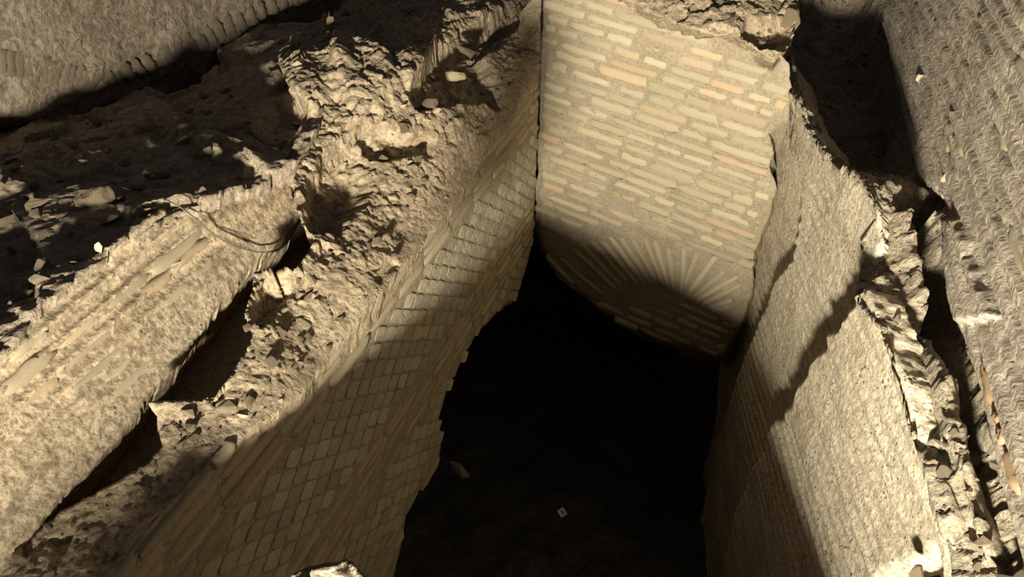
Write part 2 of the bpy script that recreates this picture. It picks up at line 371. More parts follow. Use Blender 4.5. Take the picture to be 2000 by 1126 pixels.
nl += course_bricks(lw, wl, polyl, .046, .035, (.14, .26), .004, vr=(-2.50, -2.27), kind='brick', margin=.004)
nl += course_bricks(lw, wl, polyl, .046, .035, (.14, .26), .004, vr=(-3.05, -2.86), kind='brick', margin=.004)
# diamond-set tuff blocks
def retic(z0, z1, limit):
    a1 = np.array([.8, .6])*.066; a2 = np.array([.8, -.6])*.086; n = 0; L_ = []
    u1 = polyl[:, 0].max()
    for i in range(-80, 80):
        for j in range(-80, 80):
            p = np.array([-.3, (z0+z1)/2])+a1*i+a2*j
            if z0+.02 < p[1] < z1-.02 and inside([p], polyl, .02)[0] and p[0] > -3.0: L_.append(p)
    L_.sort(key=lambda p: -p[0]); return L_
blocks = retic(-2.27, -1.83, 0)+retic(-2.86, -2.5, 0)
blocks = [b for b in blocks if (lambda q: -60 < q[0] < 2060 and q[1] < 1180)(project(lw.base(b[None]))[0])]
blocks.sort(key=lambda b: float(np.linalg.norm(lw.base(b[None])[0])))
print('retic blocks', len(blocks), 'bw bricks', nb, 'lw bricks', nl)
def diamond(seed):
    r = np.random.default_rng(seed); v = []; q = []; rings = [(1.0, -.5), (1.0, .42), (.96, .49), (.5, .5)]
    a1 = np.array([.8, .6])*.5*.066; a2 = np.array([.8, -.6])*.5*.086
    cs = [];
    for s, t in ((-1, -1), (-.3, -1.02), (.35, -1), (1, -1), (1.02, -.2), (1, 1), (.2, 1.02), (-1, 1), (-1.02, .3)):
        rr = 1-.10*(abs(s) > .9 and abs(t) > .9)+r.normal()*.03; cs.append((a1*s+a2*t)*rr*.90)
    m = len(cs)
    for sc, z in rings:
        for c in cs: v.append((c[0]*sc, c[1]*sc, z+(r.normal()*.06 if z > 0 else 0)))
    for k in range(len(rings)-1):
        for i in range(m): q.append((k*m+i, k*m+(i+1) % m, (k+1)*m+(i+1) % m, (k+1)*m+i))
    v.append((0, 0, .5)); ct = len(v)-1; o = (len(rings)-1)*m
    for i in range(m): q.append((o+i, o+(i+1) % m, ct))
    me = bpy.data.meshes.new('tuff_block'); me.from_pydata(v, [], q); me.materials.append(M['tuff'])
    me.polygons.foreach_set('use_smooth', [True]*len(me.polygons)); me.update(); return me
DM = [diamond(s) for s in range(10)]
for b in blocks[:300]:
    o = bpy.data.objects.new('tuff_block', random.choice(DM)); C.objects.link(o)
    B = lw.base(b[None])[0]+lw.n*(-.0015-.003*sm(b[0], -2.0, -1.2)+random.gauss(0, .0008)-.012)
    # local x = along wall, y = up, z = out; keep right handed
    ex, ey, n = lw.e1, lw.e2, lw.n
    o.matrix_world = Matrix(((ex[0], ey[0], n[0], B[0]), (ex[1], ey[1], n[1], B[1]), (ex[2], ey[2], n[2], B[2]), (0, 0, 0, 1))) @ Matrix.Diagonal((random.uniform(.93, 1.04), random.uniform(.93, 1.04), .03, 1))
    mw = o.matrix_world.copy(); o.parent = wl; o.matrix_world = mw
rest = blocks[300:]
if rest:
    bm = bmesh.new()
    for b in rest:
        k = len(bm.verts); me = random.choice(DM); bm.from_mesh(me); bm.verts.ensure_lookup_table()
        B = lw.base(b[None])[0]-lw.n*.0125; ex, ey, n = lw.e1, lw.e2, lw.n
        mt = Matrix(((ex[0], ey[0], n[0]*.03, B[0]), (ex[1], ey[1], n[1]*.03, B[1]), (ex[2], ey[2], n[2]*.03, B[2]), (0, 0, 0, 1)))
        for vtx in bm.verts[k:]: vtx.co = mt @ vtx.co
    me = bpy.data.meshes.new('lower_tuff_blocks'); bm.to_mesh(me); bm.free(); me.materials.append(M['tuff'])
    o = bpy.data.objects.new('lower_tuff_blocks', me); C.objects.link(o); o.parent = wl; o['kind'] = 'stuff'

# ================================================================== rubble core of the left wall
rb = Field([(1062, 110, -1.48), (1062, -20, -1.40), (930, 330, -1.655), (860, 420, -1.665), (640, 700, -1.685), (470, 850, -1.61), (300, 1040, -1.60), (225, 1140, -1.6), (30, 1100, -1.62), (110, 990, -1.60), (310, 880, -1.57), (430, 770, -1.54), (500, 640, -1.51), (605, 470, -1.46), (580, 400, -1.42),
            (565, 340, -1.36), (600, 230, -1.30), (640, 100, -1.27), (770, 150, -1.27), (660, -20, -1.36), (850, -20, -1.31), (800, 200, -1.34), (900, 250, -1.48), (950, 100, -1.40), (760, 400, -1.55), (700, 550, -1.59), (1000, 200, -1.55)])
out_rb = [(1066, -40), (1063, 100), (1047, 143), (932, 333), (862, 424), (752, 563), (642, 703), (547, 803), (472, 853), (402, 923), (302, 1043), (217, 1145), (10, 1150), (-10, 1126), (30, 1082), (70, 1035), (115, 995), (190, 958), (290, 905), (316, 872), (312, 845), (330, 815), (312, 800), (292, 786), (370, 782), (420, 775), (455, 730), (497, 655), (478, 612), (488, 570), (500, 530), (545, 525), (575, 525), (612, 472), (600, 440), (572, 400), (572, 350), (588, 310), (603, 262), (596, 210), (562, 180), (545, 120), (575, 62), (640, 30), (680, -40)]
RBF = [([(600, 400), (640, 300), (700, 268), (720, 330), (700, 400), (650, 450), (610, 440)], -.085, 40),
       ([(700, 260), (760, 250), (845, 275), (840, 300), (770, 305), (725, 300)], -.075, 16),
       ([(800, 180), (860, 90), (900, 50), (930, 45), (1000, 15), (1030, 25), (985, 70), (940, 110), (965, 170), (975, 205), (930, 190), (880, 200), (820, 210)], -.085, 22),
       ([(1000, 12), (1030, 5), (960, 60), (920, 60)], -.04, 20),
       ([(495, 575), (540, 530), (580, 540), (560, 590), (510, 640), (490, 620)], -.06, 14),
       ([(590, 70), (640, 60), (665, 90), (680, 140), (640, 190), (610, 220), (560, 220), (570, 130)], .05, 46),
       ([(650, 70), (700, 60), (760, 110), (780, 160), (740, 220), (690, 250), (660, 180)], .045, 36),
       ([(480, 210), (560, 190), (605, 230), (590, 290), (560, 340), (500, 330)], -.13, 34),
       ([(770, 120), (800, 100), (850, 80), (830, 130), (800, 170), (780, 150)], .04, 20),
       ([(640, -30), (700, -30), (730, 60), (770, 120), (720, 90), (650, 40)], -.05, 30),
       ([(720, 530), (760, 505), (780, 515), (745, 550)], -.018, 10), ([(440, 750), (455, 745), (425, 790), (418, 785)], -.02, 8),
       ([(400, 1000), (440, 950), (470, 960), (420, 1040)], -.02, 20), ([(90, 1050), (140, 1040), (120, 1080)], -.025, 16)]
def d_rb(B, pp, uv, dd):
    fa, fd = facets(B, 9, 40); fb, fe = facets(B, 30, 50); fc, fg = facets(B, 75, 60)
    rough = sm(sdf(pp, [(700, 480), (1080, 60), (1080, -60), (480, -60), (480, 480), (560, 700), (480, 800)])[0], -60, 80)
    wn = fbm(B, 12, 3, 43)*12
    r = fa*(.005+.020*rough)+fb*(.0042+.009*rough)+fc*.0035+fbm(B, 5, 3, 41)*.016+fbm(B, 60, 3, 42)*.0035
    edge = sm(sdf(pp, out_lw)[0], -1, 1)*0
    dl, _ = sdf(pp, [(1060, 110), (930, 330), (860, 420), (640, 700), (470, 850), (300, 1040), (225, 1140), (2000, 1140), (2000, 110)])
    r = r*(.25+.75*sm(-dl, 0, 45))
    return r+feats(pp, RBF, wn)
cr = tag(sheet('rubble_wall_core', rb, out_rb, .0055, d_rb, M['rubble'], .2, .012, back='in'), 'broken rubble concrete core with dark hollows topping the left pit wall', kind='structure')

# ================================================================== brick-faced wall left of the gap
w2 = Plane((-.771, 2.54, -1.5), 18, 30)
out_w2 = [(600, 330), (575, 360), (583, 400), (588, 418), (575, 440), (500, 520), (440, 590), (400, 645), (330, 735), (240, 845), (180, 920), (110, 995), (70, 1045), (20, 1105), (-60, 1200), (-160, 1060), (-160, 700), (-60, 700), (5, 660), (20, 650), (60, 610), (120, 560), (200, 492), (260, 440), (322, 402), (333, 412), (386, 378), (398, 365), (412, 385), (412, 412), (440, 395), (484, 348), (520, 325), (560, 290), (600, 240), (640, 250)]
def d_w2(B, pp, uv, dd):
    v = uv[:, 1]; st = (v+vnoise(np.c_[uv[:, 0]*1.5, v*2, 0*v], 3)*.012)/.05
    rib = np.abs((st % 1)-.5)*2; rib = sm(rib, .05, .55)
    wear = sm(fbm(B, 3.5, 3, 73), -.25, .25)*sm(v, -.02, .22)
    S_ = np.c_[uv[:, 0]*5, uv[:, 1]*22, 0*v]
    return -(rib*.018*wear)+fbm(B, 4, 3, 71)*.010+fbm(S_, 1, 4, 75)*.008+fbm(B, 50, 3, 72)*.0018+facets(B, 45, 74)[0]*.002-sm(-dd, -.012, 0)*.012
wo = tag(sheet('wall_outer_left', w2, out_w2, .006, d_w2, M['course'], .16, .014), kind='structure', label='leaning face of worn brick courses beyond the dark gap, on the left')
n2 = course_bricks(w2, wo, w2.uv(out_w2), .05, .036, (.10, .26), -.004, kind='course', prob=.75, drift=.01, margin=.03)
print('outer left bricks', n2)

# ================================================================== dark rubble mass, upper left
mb = Field([(0, 660, -1.27), (200, 490, -1.26), (330, 400, -1.27), (480, 350, -1.34), (580, 280, -1.32), (600, 100, -1.38), (640, 20, -1.48), (500, 90, -1.48), (420, 110, -1.50), (400, 170, -1.48), (300, 180, -1.52), (170, 240, -1.50), (60, 200, -1.46), (0, 170, -1.46), (-120, 150, -1.44), (-150, 700, -1.25), (100, 400, -1.31), (250, 330, -1.34), (400, 260, -1.38), (100, 300, -1.38), (500, 200, -1.40), (450, 330, -1.34)])
out_mb = [(-160, 720), (-60, 720), (10, 672), (70, 620), (130, 570), (210, 502), (330, 410), (400, 395), (470, 370), (520, 345), (580, 310), (620, 260), (680, 150), (690, 60), (640, 30), (610, 44), (540, 52), (500, 60), (450, 90), (420, 130), (390, 160), (330, 190), (285, 175), (255, 175), (225, 210), (180, 230), (130, 215), (60, 190), (10, 168), (-160, 140)]
MBF = [([(180, 250), (250, 180), (300, 190), (420, 260), (520, 330), (420, 330), (300, 300), (230, 280)], .05, 40), ([(0, 200), (60, 190), (170, 240), (240, 300), (180, 330), (60, 300)], .04, 50),
       ([(430, 110), (520, 60), (600, 60), (600, 160), (500, 170)], .04, 40), ([(300, 250), (420, 300), (400, 320), (310, 290)], -.04, 20), ([(540, 200), (600, 240), (560, 300), (500, 260)], -.06, 30),
       ([(0, 330), (60, 300), (110, 330), (60, 380), (0, 400)], .03, 30), ([(120, 440), (220, 400), (250, 430), (160, 500), (60, 520)], -.04, 40), ([(0, 480), (60, 470), (60, 560), (0, 600)], -.05, 40)]
def d_mb(B, pp, uv, dd):
    fa, fd = facets(B, 5.5, 80); fb, fe = facets(B, 16, 85); fc, _ = facets(B, 45, 88)
    return fa*.036+fb*.010+fc*.003+fbm(B, 5, 3, 81)*.016+fbm(B, 60, 3, 82)*.003+feats(pp, MBF, fbm(B, 10, 3, 83)*14)
mbo = tag(sheet('rubble_mass', mb, out_mb, .008, d_mb, M['mass'], .35, .02, back='in'), 'large shadowed mass of angular rubble behind the leaning brick face', kind='structure')

# ================================================================== far left wall with relieving arches
w7 = Plane((-1.75, 3.54, 0), 24)
out_w7 = [(-260, -60), (800, -60), (700, 5), (640, 40), (560, 90), (420, 160), (300, 240), (200, 260), (100, 240), (0, 215), (-260, 190)]
def d_w7(B, pp, uv, dd):
    v = uv[:, 1]; st = (v+vnoise(np.c_[uv[:, 0]*1.2, v*2, 0*v], 13)*.02)/.075
    rib = sm(np.abs((st % 1)-.5)*2, .1, .6)
    return -rib*.012*sm(fbm(B, 3, 2, 94), -.3, .3)+fbm(B, 6, 4, 91)*.02+facets(B, 22, 92)[0]*.006
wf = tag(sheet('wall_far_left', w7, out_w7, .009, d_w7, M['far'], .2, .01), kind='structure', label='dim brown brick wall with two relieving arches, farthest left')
# voussoirs of its two arches
AR = [((2, 92), (6, 148)), ((22, 92), (22, 155)), ((40, 92), (38, 160)), ((56, 96), (54, 165)), ((72, 96), (68, 170)), ((90, 102), (86, 172)), ((104, 112), (94, 175)), ((118, 112), (104, 172)), ((134, 116), (118, 178)), ((148, 120), (132, 180)), ((164, 124), (142, 172)), ((184, 128), (154, 176)), ((204, 134), (170, 180)), ((224, 140), (190, 178)), ((244, 128), (262, 160)), ((262, 122), (290, 150)), ((282, 112), (304, 140)),
      ((318, 92), (350, 130)), ((334, 76), (372, 120)), ((356, 66), (392, 112)), ((378, 58), (410, 104)), ((400, 50), (426, 92)), ((420, 40), (444, 82)), ((440, 30), (462, 72)), ((462, 22), (482, 62)), ((486, 12), (502, 54)), ((508, 6), (522, 46)), ((530, -2), (542, 38)), ((552, -8), (562, 30)), ((574, -14), (584, 22)), ((596, -20), (606, 14)), ((618, -26), (628, 6))]
for a, b in AR:
    ua, ub = w7.uv([a, b]); c = (ua+ub)/2; d = ub-ua; l = np.linalg.norm(d); d /= l
    pw = .07 if a[0] > 300 else .062
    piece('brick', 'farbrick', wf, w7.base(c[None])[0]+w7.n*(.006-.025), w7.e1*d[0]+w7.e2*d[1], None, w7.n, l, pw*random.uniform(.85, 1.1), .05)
vo_ex = w7.uv([(-40, 88), (110, 105), (240, 135), (310, 80), (440, 20), (620, -40), (700, -40), (660, 30), (420, 140), (260, 200), (100, 200), (-40, 160)])
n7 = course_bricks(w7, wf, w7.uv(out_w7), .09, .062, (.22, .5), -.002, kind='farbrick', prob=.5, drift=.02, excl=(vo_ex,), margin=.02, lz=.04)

# ================================================================== right pit wall in three broken layers
RX = 1.285
ur = Plane((1.18, 1.55, 0), 16)
rwc = Plane((RX, 3.46, 0), 3); rwb = Plane((RX-.08, 3.46, 0), 3); rwa = Plane((RX-.185, 3.46, 0), 3)
out_c = [(1500, 60), (1545, 140), (1555, 170), (1640, 330), (1640, 470), (1560, 560), (1520, 760), (1480, 1000), (1440, 1300), (1250, 1300), (1330, 1100), (1395, 820), (1405, 690), (1440, 640), (1465, 540), (1478, 470), (1492, 430), (1505, 380), (1500, 330), (1510, 290), (1505, 255), (1535, 225), (1540, 180), (1530, 130)]
E2 = [(1560, 425), (1550, 470), (1544, 503), (1524, 530), (1511, 549), (1500, 585), (1486, 616), (1470, 655), (1455, 690), (1440, 726), (1425, 780), (1400, 850), (1385, 920), (1372, 985)]
out_b = [(1546, 200), (1550, 240), (1553, 300), (1556, 340), (1568, 370)]+E2+[(1355, 1040), (1300, 1250), (1500, 1250), (1560, 1000), (1660, 850), (1730, 640), (1708, 540), (1722, 470), (1704, 400), (1672, 355), (1630, 325), (1596, 280), (1572, 232), (1558, 190)]
E1 = [(1712, 520), (1690, 555), (1684, 566), (1663, 591), (1650, 600), (1634, 625), (1628, 640), (1608, 650), (1606, 680), (1590, 690), (1578, 706), (1575, 730), (1556, 750), (1548, 790), (1532, 795), (1530, 815), (1510, 822), (1495, 850), (1486, 886), (1465, 915), (1460, 935), (1448, 960), (1436, 992)]
E1 = E1[2:]
out_a = E1+[(1425, 1040), (1380, 1260), (1900, 1260), (1866, 1126), (1848, 1060), (1832, 1000), (1806, 900), (1785, 830), (1762, 750), (1735, 680), (1712, 625), (1698, 592)]
BACK_A = (.95, -.1, -.12)
HOLE_B2 = [(1690, 1190), (1700, 1118), (1740, 1090), (1800, 1062), (1835, 1058), (1850, 1120), (1850, 1190)]
HOLE_A = [(1722, 1126), (1738, 1112), (1755, 1105), (1768, 1108), (1790, 1092), (1806, 1084), (1812, 1075), (1822, 1072), (1828, 1095), (1832, 1118), (1824, 1124), (1834, 1180), (1700, 1180), (1712, 1130)]
def d_right(seed, amp):
    def f(B, pp, uv, dd):
        v = uv[:, 1]; st = (v+vnoise(np.c_[uv[:, 0]*1.3, v*2, 0*v], seed)*.02)/.062
        rib = sm(np.abs((st % 1)-.5)*2, .1, .7)
        return -rib*amp*sm(fbm(B, 2.5, 2, seed+1), -.4, .3)+fbm(B, 3, 3, seed+2)*.012+fbm(np.c_[uv[:, 0]*2, uv[:, 1]*14, 0*v], 1, 3, seed+5)*.004+fbm(B, 60, 3, seed+3)*.002+facets(B, 60, seed+4)[0]*.0007-sm(-dd, -.02, 0)*.012
    return f
wr = tag(sheet('wall_right', rwc, out_c, .0065, d_right(110, .004), M['plaster'], .12, .02), kind='structure', label='weathered rendered pit wall on the right, in broken layers')
def sub(o, parent, label=None):
    o.parent = parent
    if label: o['label'] = label
    return o
sub(sheet('render_layer', rwb, out_b, .0065, d_right(120, .007), M['plaster'], .06, .014, holes=(HOLE_B2,)), wr, 'pale middle layer of render')
ra = sub(sheet('render_layer', rwa, out_a, .0065, d_right(130, .008), M['plaster'], .085, .012, holes=(HOLE_A,), back=BACK_A), wr, 'brightly lit outermost layer of render')

# ================================================================== rubble top of the right wall
def edge_z(surf, pts, dz=0.): 
    z = surf.base(surf.uv(pts))[:, 2]; return [(x, y, float(k)+dz) for (x, y), k in zip(pts, z)]
rt = Field(edge_z(rwa, [(1716, 632), (1762, 750), (1790, 840), (1812, 915), (1838, 1008), (1870, 1140)])+edge_z(rwb, [(1556, 200), (1572, 236), (1600, 285), (1634, 330), (1675, 360), (1708, 405), (1714, 460)])+edge_z(rwc, [(1545, 140)])
           +edge_z(ur, [(1712, 0), (1750, 180), (1792, 350), (1842, 420), (1860, 630), (1905, 750), (1940, 900), (1975, 1060), (2010, 1200)], -.02)+[(1500, -30, -1.4), (1530, 40, -1.40), (1600, 60, -1.56), (1660, 200, -1.56)])
print('rt', [tuple(round(v, 2) for v in c) for c in edge_z(rwa, [(1716, 632), (1762, 750), (1838, 1008), (1870, 1140)])+edge_z(rwb, [(1556, 345), (1640, 380)])+edge_z(ur, [(1712, 0), (1792, 350), (1860, 630), (1940, 900)])])
out_rt = [(1500, -50), (1520, 0), (1530, 60), (1540, 130), (1548, 175), (1556, 200), (1569, 236), (1594, 284), (1628, 328), (1670, 359), (1702, 405), (1722, 470), (1708, 520), (1684, 562), (1694, 592), (1711, 634), (1735, 692), (1760, 762), (1784, 842), (1806, 917), (1832, 1010), (1850, 1072), (1874, 1160), (2060, 1200), (1990, 1000), (1945, 780), (1890, 600), (1870, 420), (1830, 330), (1740, -50)]
RTF = [([(1560, -40), (1700, -40), (1715, 60), (1740, 180), (1775, 325), (1720, 335), (1680, 325), (1640, 290), (1600, 230), (1575, 170), (1560, 100)], -.22, 40),
       ([(1745, 385), (1790, 370), (1835, 385), (1830, 405), (1790, 415), (1755, 408)], -.16, 14),
       ([(1700, 440), (1740, 425), (1730, 520), (1700, 550), (1660, 560), (1640, 540)], -.10, 24),
       ([(1600, 340), (1650, 320), (1740, 340), (1800, 365), (1740, 375), (1700, 420), (1630, 420), (1600, 400)], .015, 30),
       ([(1745, 420), (1765, 425), (1780, 480), (1785, 560), (1800, 640), (1770, 600), (1750, 520)], .05, 16),
       ([(1790, 420), (1835, 410), (1850, 500), (1855, 620), (1890, 720), (1860, 720), (1810, 650), (1790, 560)], -.15, 26),
       ([(1795, 650), (1812, 650), (1850, 760), (1880, 830), (1930, 960), (1960, 1090), (1930, 1090), (1880, 940), (1840, 860), (1815, 760)], .035, 18),
       ([(1870, 700), (1900, 740), (1925, 850), (1960, 980), (1985, 1110), (1960, 1110), (1935, 1000), (1895, 880)], -.16, 26),
       ([(1745, 660), (1790, 660), (1830, 830), (1800, 860), (1770, 760)], -.10, 22), ([(1530, 0), (1570, -10), (1572, 70), (1545, 70)], -.05, 10)]
def d_rt(B, pp, uv, dd):
    fa, _ = facets(B, 11, 140); fb, _ = facets(B, 30, 145)
    return fa*.034+fb*.012+fbm(B, 7, 4, 141)*.024+fbm(B, 60, 3, 142)*.004+feats(pp, RTF, fbm(B, 12, 3, 143)*10)
rto = tag(sheet('rubble_wall_top', rt, out_rt, .0058, d_rt, M['right'], .2, .008, back='in', inw=.45), 'broken rubble top with deep shadowed hollows along the right pit wall', kind='structure')

# ================================================================== upper right wall of long mortar ribs
out_ur = [(1690, -60), (1712, 0), (1735, 110), (1765, 240), (1792, 352), (1835, 380), (1842, 420), (1848, 480), (1856, 560), (1862, 630), (1880, 690), (1905, 750), (1925, 830), (1940, 900), (1958, 980), (1975, 1060), (1992, 1140), (2000, 1200), (2200, 1200), (2200, -60)]
URF = [([(1830, 420), (1880, 430), (1920, 560), (1948, 620), (1910, 625), (1895, 632), (1868, 630), (1850, 560), (1845, 480)], .022, 5)]
def d_ur(B, pp, uv, dd):
    v = uv[:, 1]; st = (v+vnoise(np.c_[uv[:, 0]*1.1, v*2, 0*v], 153)*.02)/.062
    rib = sm(np.abs((st % 1)-.5)*2+fbm(np.c_[uv[:, 0]*5, uv[:, 1]*12, 0*v], 1, 3, 157)*.3, .5, 1.0)
    fine = np.abs(((uv[:, 0]*1.0+uv[:, 1]*.6)/.012 % 1)-.5)*.002
    return -rib*.024*(.65+.35*sm(fbm(B, 4, 2, 150), -.3, .3))+fbm(B, 3, 3, 151)*.010+fbm(np.c_[uv[:, 0]*2.5, uv[:, 1]*24, 0*v], 1, 3, 156)*.006+fbm(B, 60, 3, 152)*.002+facets(B, 55, 154)[0]*.0009+feats(pp, URF, fbm(B, 16, 3, 155)*6)-sm(-dd, -.02, 0)*.015
wu = tag(sheet('wall_outer_right', ur, out_ur, .0065, d_ur, M['ribs'], .2, .014), kind='structure', label='grey wall of long eroded mortar ribs rising on the far right')
nu = course_bricks(ur, wu, ur.uv(out_ur), .062, .040, (.12, .3), -.003, kind='course', prob=.3, drift=.012, margin=.02)
print('outer right bricks', nu)
for a, b in [((1918, 700), (1936, 791)), ((1940, 806), (1953, 821)), ((1950, 832), (1961, 864)), ((1961, 881), (1984, 957)), ((1868, 800), (1872, 818))]:
    ua, ub = ur.uv([a, b]); c = (ua+ub)/2; d = ub-ua; l = np.linalg.norm(d); d /= l
    tag(piece('brick', 'orange', wu, ur.base(c[None])[0]+ur.n*(.006-.02), ur.e1*d[0]+ur.e2*d[1], None, ur.n, l, .034, .04), 'orange brick')

# ================================================================== top of the back wall
bt = Field([(1200, -12, -1.11), (1290, 32, -1.14), (1400, 66, -1.16), (1450, 62, -1.155), (1530, 110, -1.22), (1560, -60, -1.05), (1400, -60, -1.0), (1200, -80, -1.0), (1480, 20, -1.12)])
out_bt = [(1180, -20), (1235, 6), (1290, 30), (1345, 50), (1400, 63), (1450, 62), (1500, 84), (1530, 110), (1556, 60), (1560, 0), (1570, -90), (1160, -90)]
def d_bt(B, pp, uv, dd):
    return facets(B, 9, 160)[0]*.03+facets(B, 28, 163)[0]*.008+fbm(B, 8, 4, 161)*.02+fbm(B, 60, 3, 162)*.003+feats(pp, [([(1465, 35), (1545, 35), (1560, 70), (1530, 90), (1490, 80), (1450, 60)], -.08, 16)])
bto = tag(sheet('rubble_ledge', bt, out_bt, .007, d_bt, M['rubble'], .3, .014, back=(-.2, .9, -.35)), 'pale lump of rubble crowning the brick wall with the arch', kind='structure')

# ================================================================== dark depths: gap floor, pit floor, niche
def quad_sheet(name, pts, mat, amp, seed, n=60):
    P = np.array(pts, float); a, b = np.meshgrid(np.linspace(0, 1, n), np.linspace(0, 1, n), indexing='ij'); a = a.ravel()[:, None]; b = b.ravel()[:, None]
    V = P[0]*(1-a)*(1-b)+P[1]*a*(1-b)+P[2]*a*b+P[3]*(1-a)*b; nn = np.cross(P[1]-P[0], P[3]-P[0]); nn /= np.linalg.norm(nn)
    V = V+nn*((fbm(V, 4, 4, seed)+.5*facets(V, 9, seed+2)[0])*amp)[:, None]
    idx = np.arange(n*n).reshape(n, n); q = np.stack([idx[:-1, :-1].ravel(), idx[1:, :-1].ravel(), idx[1:, 1:].ravel(), idx[:-1, 1:].ravel()], 1)
    me = mesh_np(name, V, q); me.materials.append(mat); o = bpy.data.objects.new(name, me); C.objects.link(o); return o
gf = quad_sheet('floor', [(-2.2, .5, -1.88), (-1.22, .5, -1.88), (-.22, 3.4, -1.74), (-1.6, 3.4, -1.74)], M['dark'], .006, 170, 90); tag(gf, kind='structure', label='smooth dusty ledge at the bottom of the dark gap')
pf = quad_sheet('floor', [(-3.2, .2, -4.3), (3.2, .2, -4.3), (3.2, 7.2, -4.3), (-3.2, 7.2, -4.3)], M['pit'], .10, 175, 120); tag(pf, kind='structure', label='earth floor of the pit, coloured dark for its shade')
nw = quad_sheet('wall_niche', [(-2.2, 6.2, -4.4), (2.6, 4.4, -4.4), (2.6, 4.4, -2.2), (-2.2, 6.2, -2.2)], M['pit'], .07, 180, 90); tag(nw, kind='structure', label='earth face behind the opening under the arch, coloured dark for its shade')
nl_ = quad_sheet('wall_undercut', [(-2.5, .0, -4.4), (-.9, 6.4, -4.4), (-.9, 6.4, -2.3), (-2.4, .0, -2.3)], M['pit'], .06, 185, 90); tag(nl_, kind='structure', label='earth face behind the undercut of the left pit wall, coloured dark for its shade')
nr_ = quad_sheet('wall_backing', [(1.75, -.6, -4.4), (2.1, 6.2, -4.4), (2.1, 6.2, -1.75), (1.75, -.6, -1.75)], M['dark'], .05, 190, 90); tag(nr_, kind='structure', label='dark earth face behind the broken right pit wall')

# ================================================================== near edge of the pit (mostly below the frame), shaped to block the lamp low down
ne = Field([(-200, 1250, -1.40), (300, 1250, -1.52), (655, 1250, -1.64), (1000, 1300, -1.80), (1300, 1400, -1.95), (1600, 1500, -2.05), (-200, 1900, -1.33), (1000, 2100, -1.6), (1800, 2100, -1.8)])
def near_edge():
    xs = np.linspace(-2.2, 1.35, 150); ys = np.linspace(-1.6, .86, 110); gx, gy = np.meshgrid(xs, ys, indexing='ij')
    z = -1.613-.391*gx-.208*gy+.04+.08*sm(gx, -.40, -.25)-.26*sm(gx, .30, .85)-(.86-gy)*.03-.5*sm(-gx, .80, .93)
    V = np.c_[gx.ravel(), gy.ravel(), z.ravel()]; V[:, 1] += fbm(V, 5, 3, 201)*.05*(gy.ravel() > .6)
    V[:, 2] += fbm(V, 7, 4, 200)*.02+facets(V, 10, 203)[0]*.02-.015
    n, m = 150, 110; idx = np.arange(n*m).reshape(n, m)
    q = np.stack([idx[:-1, :-1].ravel(), idx[1:, :-1].ravel(), idx[1:, 1:].ravel(), idx[:-1, 1:].ravel()], 1)
    e = idx[:, -1]; k = 14; vs_ = [V]; rows = [e]
    for i in range(1, k+1):
        d = V[e].copy(); d[:, 2] -= i*.2; d[:, 1] += fbm(d, 4, 3, 205)*.05; rows.append(len(V)+(i-1)*n+np.arange(n)); vs_.append(d)
    qs = [q]
    for i in range(k): qs.append(np.stack([rows[i][:-1], rows[i][1:], rows[i+1][1:], rows[i+1][:-1]], 1))
    me = mesh_np('shading_bank', np.concatenate(vs_), np.concatenate(qs)); me.materials.append(M['rubble'])
    o = bpy.data.objects.new('shading_bank', me); C.objects.link(o); return o
tag(near_edge(), kind='structure', label='unseen rubble bank at the near side of the pit, shaped to block the lamp')

# ------------------------------------------------------------------ bits of stone and brick bedded in the rubble
def chip(seed):
    r = random.Random(seed); bm = bmesh.new()
    for _ in range(10):
        v = Vector((r.gauss(0, 1), r.gauss(0, 1), r.gauss(0, 1))).normalized(); bm.verts.new((v.x*.5, v.y*.5*r.uniform(.6, 1), v.z*.35))
    h = bmesh.ops.convex_hull(bm, input=bm.verts); bmesh.ops.delete(bm, geom=[g for g in h['geom_interior'] if isinstance(g, bmesh.types.BMVert)], context='VERTS')
    bmesh.ops.bevel(bm, geom=bm.edges[:], offset=.02, segments=1, affect='EDGES')
    me = bpy.data.meshes.new('stone'); bm.to_mesh(me); bm.free(); return me
def chips(parent, key, poly, n, smin, smax, mats, px_avoid=None):
    surf, disp = SURF[key]; meshes = []
    for i in range(12):
        me = chip(500+i); me.materials.append(M[mats[i % len(mats)]]); meshes.append(me)
    P = np.array(poly, float); lo, hi = P.min(0), P.max(0); pts = []
    lo = np.maximum(lo, (-20, -20)); hi = np.minimum(hi, (2020, 1146))
    while len(pts) < n:
        p = lo+RNG.random(2)*(hi-lo)
        if sdf(p[None], P)[0][0] > 10: pts.append(p)
    pts = np.array(pts); uv = surf.uv(pts); B = surf.base(uv); N_ = surf.normal(uv); pp = project(B)
    dd = np.full(len(uv), .1); off = disp(B, pp, uv, dd); V = B+N_*off[:, None]
    for v, nn in zip(V, N_):
        s = smin+(smax-smin)*random.random()**2.2
        o = bpy.data.objects.new('stone', random.choice(meshes)); C.objects.link(o)
        o.location = Vector(v)+Vector(nn)*s*.06; o.rotation_euler = (random.uniform(-.5, .5), random.uniform(-.5, .5), random.uniform(0, 6.28)); o.scale = (s, s*random.uniform(.5, 1), s*random.uniform(.5, .9)); o.parent = parent
chips(cr, 'rubble_wall_core', out_rb, 230, .012, .07, ['stone', 'rubble', 'stone', 'brick', 'rubble'])
chips(mbo, 'rubble_mass', out_mb, 90, .025, .09, ['mass', 'stone', 'mass', 'rubble'])
chips(rto, 'rubble_wall_top', out_rt, 110, .015, .07, ['right', 'stone', 'right', 'rubble'])
chips(bto, 'rubble_ledge', out_bt, 40, .015, .06, ['rubble', 'stone'])
